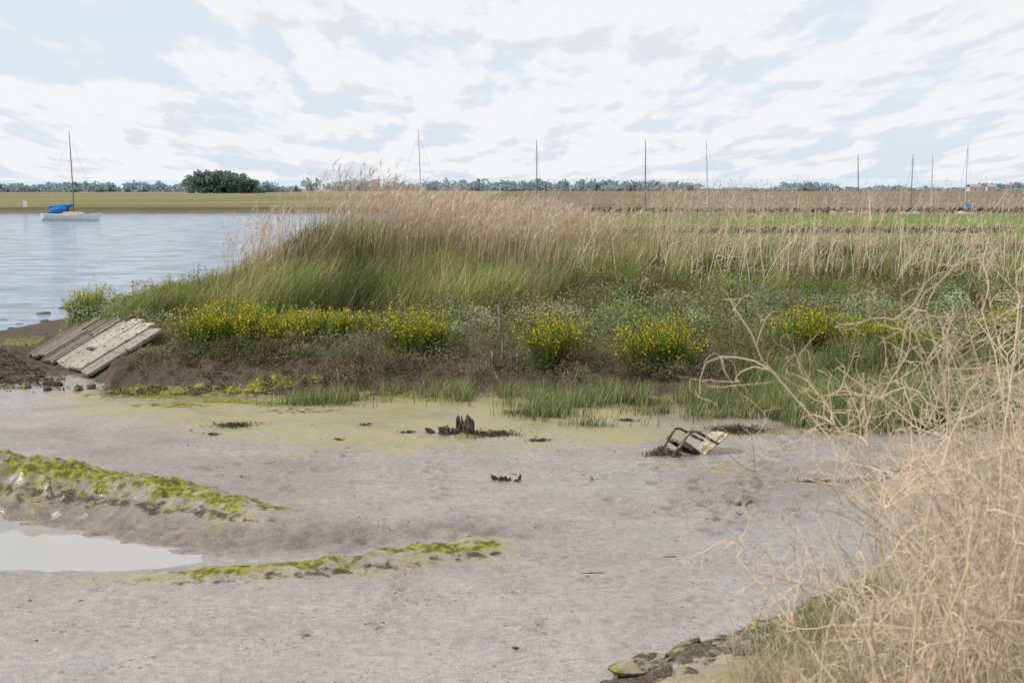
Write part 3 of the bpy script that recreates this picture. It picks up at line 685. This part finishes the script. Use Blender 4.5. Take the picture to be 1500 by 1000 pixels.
# ---------------------------------------------------------------- boats
def pm(name,c,rough=.4):
    return noisemat(name,tuple(v*.85 for v in c),c,3,rough,0,lo=.3,hi=.7)
HW=pm('white_hull_paint',(.78,.78,.76)); BL=pm('blue_canvas',(.02,.16,.48),.8); WD=pm('varnished_mast',(.20,.13,.08)); AL=pm('aluminium_mast',(.50,.54,.58)); DK=pm('dark_mast',(.14,.16,.20)); CB=pm('cabin',(.52,.5,.46)); WR_=pm('rigging',(.22,.22,.23))
def boat(x,y,L,mh,rot=0,mm=WD,hull=HW,cover=BL,tilt=0,yard=False):
    e=bpy.data.objects.new('sailing_boat',None); S.collection.objects.link(e)
    ns=15; V=[]; nr=9
    for i in range(ns):
        t=i/(ns-1); X=(t-.5)*L; bw=L*.15*(math.sin(math.pi*min(1,(.22+t*.78)))**.65 if t<1 else 0)
        bw=max(bw,.02); sheer=.75+.35*(2*t-.9)**2*.8; dep=.35*math.sin(math.pi*(.1+.88*t))**.6
        for j in range(nr):
            a=j/(nr-1); q=abs(2*a-1); s=1 if a>.5 else -1
            zz=-dep+(sheer+dep)*q**1.6; V.append((X+ (.35*(zz) if t==1 else .0),s*bw*(q**.55),zz))
    F=[]
    for i in range(ns-1):
        for j in range(nr-1): F.append([i*nr+j,i*nr+j+1,(i+1)*nr+j+1,(i+1)*nr+j])
    for j in range(nr//2): F.append([j,nr-1-j,nr-2-j,j+1])
    build('hull',V,F,None,hull,True,parent=e)
    V2=[];F2=[]
    for i in range(ns):
        V2+= [tuple(np.array(V[i*nr])*[1,.98,1]-[0,0,.06]),tuple(np.array(V[i*nr+nr-1])*[1,.98,1]-[0,0,.06])]
    for i in range(ns-1): F2.append([2*i,2*i+2,2*i+3,2*i+1])
    build('deck',V2,F2,None,CB,parent=e)
    V3=[];F3=[]
    st=[(-.12,.42,.25,.9),(-.1,.42,.7,1.0),(.15,.4,.65,1.0),(.22,.32,.35,.8),(.24,.3,.1,.6)]
    for t,w,hh,sc in st:
        X=t*L;W=w*L*.22
        V3+=[(X,-W,.75),(X,-W*.85,.75+hh*.6),(X,W*.85,.75+hh*.6),(X,W,.75)]
    for i in range(len(st)-1):
        for j in range(3): F3.append([i*4+j,i*4+j+1,i*4+5+j,i*4+4+j])
    F3+=[[0,1,2,3],[19,18,17,16]]
    build('cabin',V3,F3,None,CB,parent=e)
    def tb(nm,pts,rad,m,sd=6):
        a=Acc(); tubes(a,[(np.array(pts,float),np.array(rad,float),(1,1,1))],sd); return a.out(nm,m,True,parent=e)
    mx=.06*L
    tb('mast',[(mx,0,.6),(mx-.015*mh,0,mh*.6),(mx-.03*mh,0,mh)],[.085,.07,.035],mm)
    tb('boom',[(mx,0,1.45),(mx-.46*L,0,1.35)],[.06,.05],mm)
    if cover:
        n=9; tb('sail_cover',[(mx+.05-(.47*L)*k/(n-1),0,2.05-.25*k/(n-1)+.03*math.sin(k*2)) for k in range(n)],[.1,.26,.28,.25,.24,.22,.2,.17,.08],cover,8)
    tp=(mx-.03*mh*.95,0,mh*.95)
    tb('forestay',[tp,(L*.52,0,1.1)],[.010,.010],WR_,3); tb('backstay',[tp,(-L*.49,0,1.0)],[.008,.008],WR_,3)
    tb('shroud_port',[tp,(mx,L*.14,.9)],[.008,.008],WR_,3); tb('shroud_starboard',[tp,(mx,-L*.14,.9)],[.008,.008],WR_,3)
    tb('rudder',[(-L*.5,0,.8),(-L*.52,0,-.3)],[.06,.08],DK,4)
    if yard:
        tb('cockpit_cover',[(-.42*L,0,1.0),(-.3*L,0,1.35),(-.15*L,0,1.55),(-.05*L,0,1.5)],[.1,.45,.5,.3],cover,8)
    e.location=(x,y,-.14); e.rotation_euler=(0,math.radians(tilt),math.radians(rot)); return e
boat(-58.7,190,7.7,11.9,-6,WD,HW,BL,0,True)
for x,mh,mm,cv,rot,y in [(-13.2,12.4,AL,None,8,201),(3.4,11.0,DK,None,75,200),(18.6,11.0,DK,None,80,200),(29,11.4,AL,None,10,215),(51,9.3,DK,None,15,212),(60.5,9.4,WD,None,100,216),(66,9.6,AL,None,70,225),(65.5,10.6,AL,BL,95,206)]:
    boat(x,y,7.5,mh,rot,mm,CB,cv)
e=bpy.data.objects.new('channel_marker',None); S.collection.objects.link(e); e.location=(-83.5,245,.6)
a=Acc(); tubes(a,[(np.array([[0,0,-.8],[0,0,.4]]),np.array([.08,.08]),(1,1,1))],6); a.out('pole',DK,parent=e)
V=[(-.35,-.05,.25),(.35,-.05,.25),(.35,.05,.25),(-.35,.05,.25),(-.35,-.05,1.5),(.35,-.05,1.5),(.35,.05,1.5),(-.35,.05,1.5)]
build('board',V,[[3,2,1,0],[4,5,6,7],[0,1,5,4],[1,2,6,5],[2,3,7,6],[3,0,4,7]],None,HW,parent=e)

# ---------------------------------------------------------------- distance: aerial haze painted into tree and hill colours
TM=leafmat('far_foliage',.9,.45,0)
def treemass(name,items,colr,leaf,per):
    acc=Acc()
    for (x,y,w,h,zb) in items:
        k=int(per); n0=R.randint(5,9); tc=np.array(colr)*R.uniform(.88,1.12)
        tubes(acc,[(np.array([[x,y,zb],[x,y,zb+h*.35],[x+R.normal(0,w*.08),y,zb+h*.8]]),np.array([w*.05,w*.04,w*.015]),np.array(colr)*.7)],4)
        for j in range(n0):
            bx=x+R.normal(0,w*.28); bz=zb+h*R.uniform(.12,.82); br=w*R.uniform(.16,.3)
            d=R.normal(size=(k//n0,3)); d/=np.linalg.norm(d,axis=1)[:,None]; d*=br*R.uniform(.5,1.1,(len(d),1)); d[:,2]*=min(1,h/w)*.9
            P=np.array([bx,y+R.normal(0,w*.2),bz])+d; P[:,2]=np.maximum(P[:,2],zb)
            quads(acc,P,R.uniform(leaf*.6,leaf*1.4,len(P)),np.clip(tc*R.uniform(.88,1.12)*(1+.08*R.normal(size=(len(P),1))),.01,.8),0,.8)
    return acc.out(name,TM)
it=[]
for k in range(26):
    x=-207+R.uniform(0,45) ; it.append((x,900+R.uniform(-15,15),R.uniform(8,13),R.uniform(12,17.5)*(1-.35*abs((x+186)/24)**2),.3))
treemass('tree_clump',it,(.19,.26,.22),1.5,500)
it=[]
for k in range(150): 
    x=-560+R.uniform(0,380); it.append((x,1150+R.uniform(-60,60),R.uniform(9,18),R.uniform(5,10.5)*(.6+.6*vn(np.array([x*.02]),np.array([1.]),2)[0]),.0))
for k in range(400):
    x=R.uniform(-210,680); p=.5+.75*sm(fbm(np.array([x*.012]),np.array([2.]),3,4),.35,.6)[0]
    it.append((x,1550+R.uniform(-100,200),R.uniform(12,24),R.uniform(5,12)*p*(1 if x<150 else .8),.0))
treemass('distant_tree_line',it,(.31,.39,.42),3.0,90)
hx=np.linspace(-3200,3200,260); V=[];F=[]
for i,x in enumerate(hx):
    h=12+32*fbm(np.array([x*.0012]),np.array([.5]),4,2)[0]
    V+=[(x,4200,-2),(x,4400,h),(x,4900,h*1.02),(x,5200,-2)]
for i in range(len(hx)-1):
    for j in range(3): F.append([i*4+j,i*4+4+j,i*4+5+j,i*4+1+j])
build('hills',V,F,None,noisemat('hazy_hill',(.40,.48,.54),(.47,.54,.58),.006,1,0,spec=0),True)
HB=pm('pale_render',(.55,.52,.49),.8); RF=pm('roof_tile',(.38,.32,.31),.8); WN=pm('window_glass',(.2,.22,.24),.2)
for x,y,w in [(440,1360,11),(462,1380,9),(452,1400,13),(-430,1080,9)]:
    e=bpy.data.objects.new('farm_house',None); S.collection.objects.link(e); e.location=(x,y,.5)
    V=[(-w/2,-3,0),(w/2,-3,0),(w/2,3,0),(-w/2,3,0),(-w/2,-3,4.5),(w/2,-3,4.5),(w/2,3,4.5),(-w/2,3,4.5)]
    build('walls',V,[[0,1,5,4],[1,2,6,5],[2,3,7,6],[3,0,4,7]],None,HB,parent=e)
    V=[(-w/2-.3,-3.4,4.4),(w/2+.3,-3.4,4.4),(w/2+.3,0,7.2),(-w/2-.3,0,7.2),(w/2+.3,3.4,4.4),(-w/2-.3,3.4,4.4)]
    build('roof',V,[[0,1,2,3],[3,2,4,5]],None,RF,parent=e)
    for i in range(3):
        xx=-w*.35+i*w*.3; build('window_%d'%(i+1),[(xx,-3.04,1),(xx+1.1,-3.04,1),(xx+1.1,-3.04,2.3),(xx,-3.04,2.3)],[[0,1,2,3]],None,WN,parent=e)

# ---------------------------------------------------------------- sky and sun
SE=46; SAZ=-98
w=bpy.data.worlds.new('World'); S.world=w; w.use_nodes=True; N=w.node_tree.nodes; L=w.node_tree.links
bg=N['Background']; bg.inputs['Strength'].default_value=.12
sky=N.new('ShaderNodeTexSky'); sky.sky_type='NISHITA'; sky.sun_disc=False; sky.sun_elevation=math.radians(SE); sky.sun_rotation=math.radians(SAZ)
sky.air_density=1.0; sky.dust_density=1.5
L.new(sky.outputs[0],bg.inputs['Color'])
tc=N.new('ShaderNodeTexCoord'); sep=N.new('ShaderNodeSeparateXYZ'); L.new(tc.outputs['Generated'],sep.inputs[0])
def wm(op,a,b=None):
    x=N.new('ShaderNodeMath'); x.operation=op
    for i,v in enumerate((a,b)):
        if v is None: continue
        if isinstance(v,(int,float)): x.inputs[i].default_value=v
        else: L.new(v,x.inputs[i])
    return x.outputs[0]
zc=wm('MAXIMUM',sep.outputs[2],0.0); den=wm('ADD',zc,.12)
cu=wm('DIVIDE',sep.outputs[0],den); cv=wm('DIVIDE',.34,den)
def cn(off,sc,det,rough=.55,ox=0):
    c=N.new('ShaderNodeCombineXYZ'); L.new(wm('ADD',cu,ox),c.inputs[0]); L.new(wm('ADD',cv,off),c.inputs[1]); L.new(wm('MULTIPLY',sep.outputs[1],.9),c.inputs[2])
    n=N.new('ShaderNodeTexNoise'); n.inputs['Scale'].default_value=sc; n.inputs['Detail'].default_value=det; n.inputs['Roughness'].default_value=rough; n.inputs['Distortion'].default_value=.1
    L.new(c.outputs[0],n.inputs['Vector']); return n.outputs['Fac']
nA=cn(0,3.0,6,.52); nB=cn(-.06,3.0,5,.52,-.03); nC=cn(3.3,.9,3,.5)
def rng(v,a,b,c=0,d=1):
    x=N.new('ShaderNodeMapRange'); x.interpolation_type='SMOOTHSTEP'; L.new(v,x.inputs[0])
    for i,k in enumerate((a,b,c,d)): x.inputs[i+1].default_value=k
    return x.outputs[0]
cov=rng(wm('ADD',nA,wm('MULTIPLY',wm('SUBTRACT',nC,.5),.5)),.40,.50)
shade=rng(wm('SUBTRACT',nB,nA),.0,.10,0,1)
cr_=N.new('ShaderNodeMix'); cr_.data_type='RGBA'; L.new(shade,cr_.inputs[0]); cr_.inputs[6].default_value=(.96,.965,.97,1); cr_.inputs[7].default_value=(.80,.83,.87,1)
bg2=N.new('ShaderNodeBackground'); L.new(cr_.outputs[2],bg2.inputs[0]); bg2.inputs[1].default_value=.96
bg3=N.new('ShaderNodeBackground'); bg3.inputs[0].default_value=(.77,.86,.95,1); bg3.inputs[1].default_value=.97
mh=N.new('ShaderNodeMixShader'); mh.inputs[0].default_value=.90; L.new(bg.outputs[0],mh.inputs[1]); L.new(bg3.outputs[0],mh.inputs[2])
mx=N.new('ShaderNodeMixShader'); L.new(wm('MULTIPLY',cov,.9),mx.inputs[0]); L.new(mh.outputs[0],mx.inputs[1]); L.new(bg2.outputs[0],mx.inputs[2])
L.new(mx.outputs[0],N['World Output'].inputs[0])
sd=bpy.data.lights.new('sun','SUN'); sd.energy=3.5; sd.angle=math.radians(1.0); sd.color=(1,.95,.87)
so=bpy.data.objects.new('sun',sd); S.collection.objects.link(so)
az=math.radians(SAZ); el=math.radians(SE)
dirv=mathutils.Vector((math.sin(az)*math.cos(el),math.cos(az)*math.cos(el),math.sin(el)))
so.rotation_euler=dirv.to_track_quat('Z','Y').to_euler()

# ---------------------------------------------------------------- camera
cd=bpy.data.cameras.new('camera'); co=bpy.data.objects.new('camera',cd); S.collection.objects.link(co)
cd.lens=50; cd.sensor_width=36; co.location=(0,0,4.2); co.rotation_euler=(math.radians(90-6.16),0,0)
cd.clip_start=.1; cd.clip_end=12000; cd.dof.use_dof=True; cd.dof.focus_distance=34; cd.dof.aperture_fstop=5.0
S.camera=co
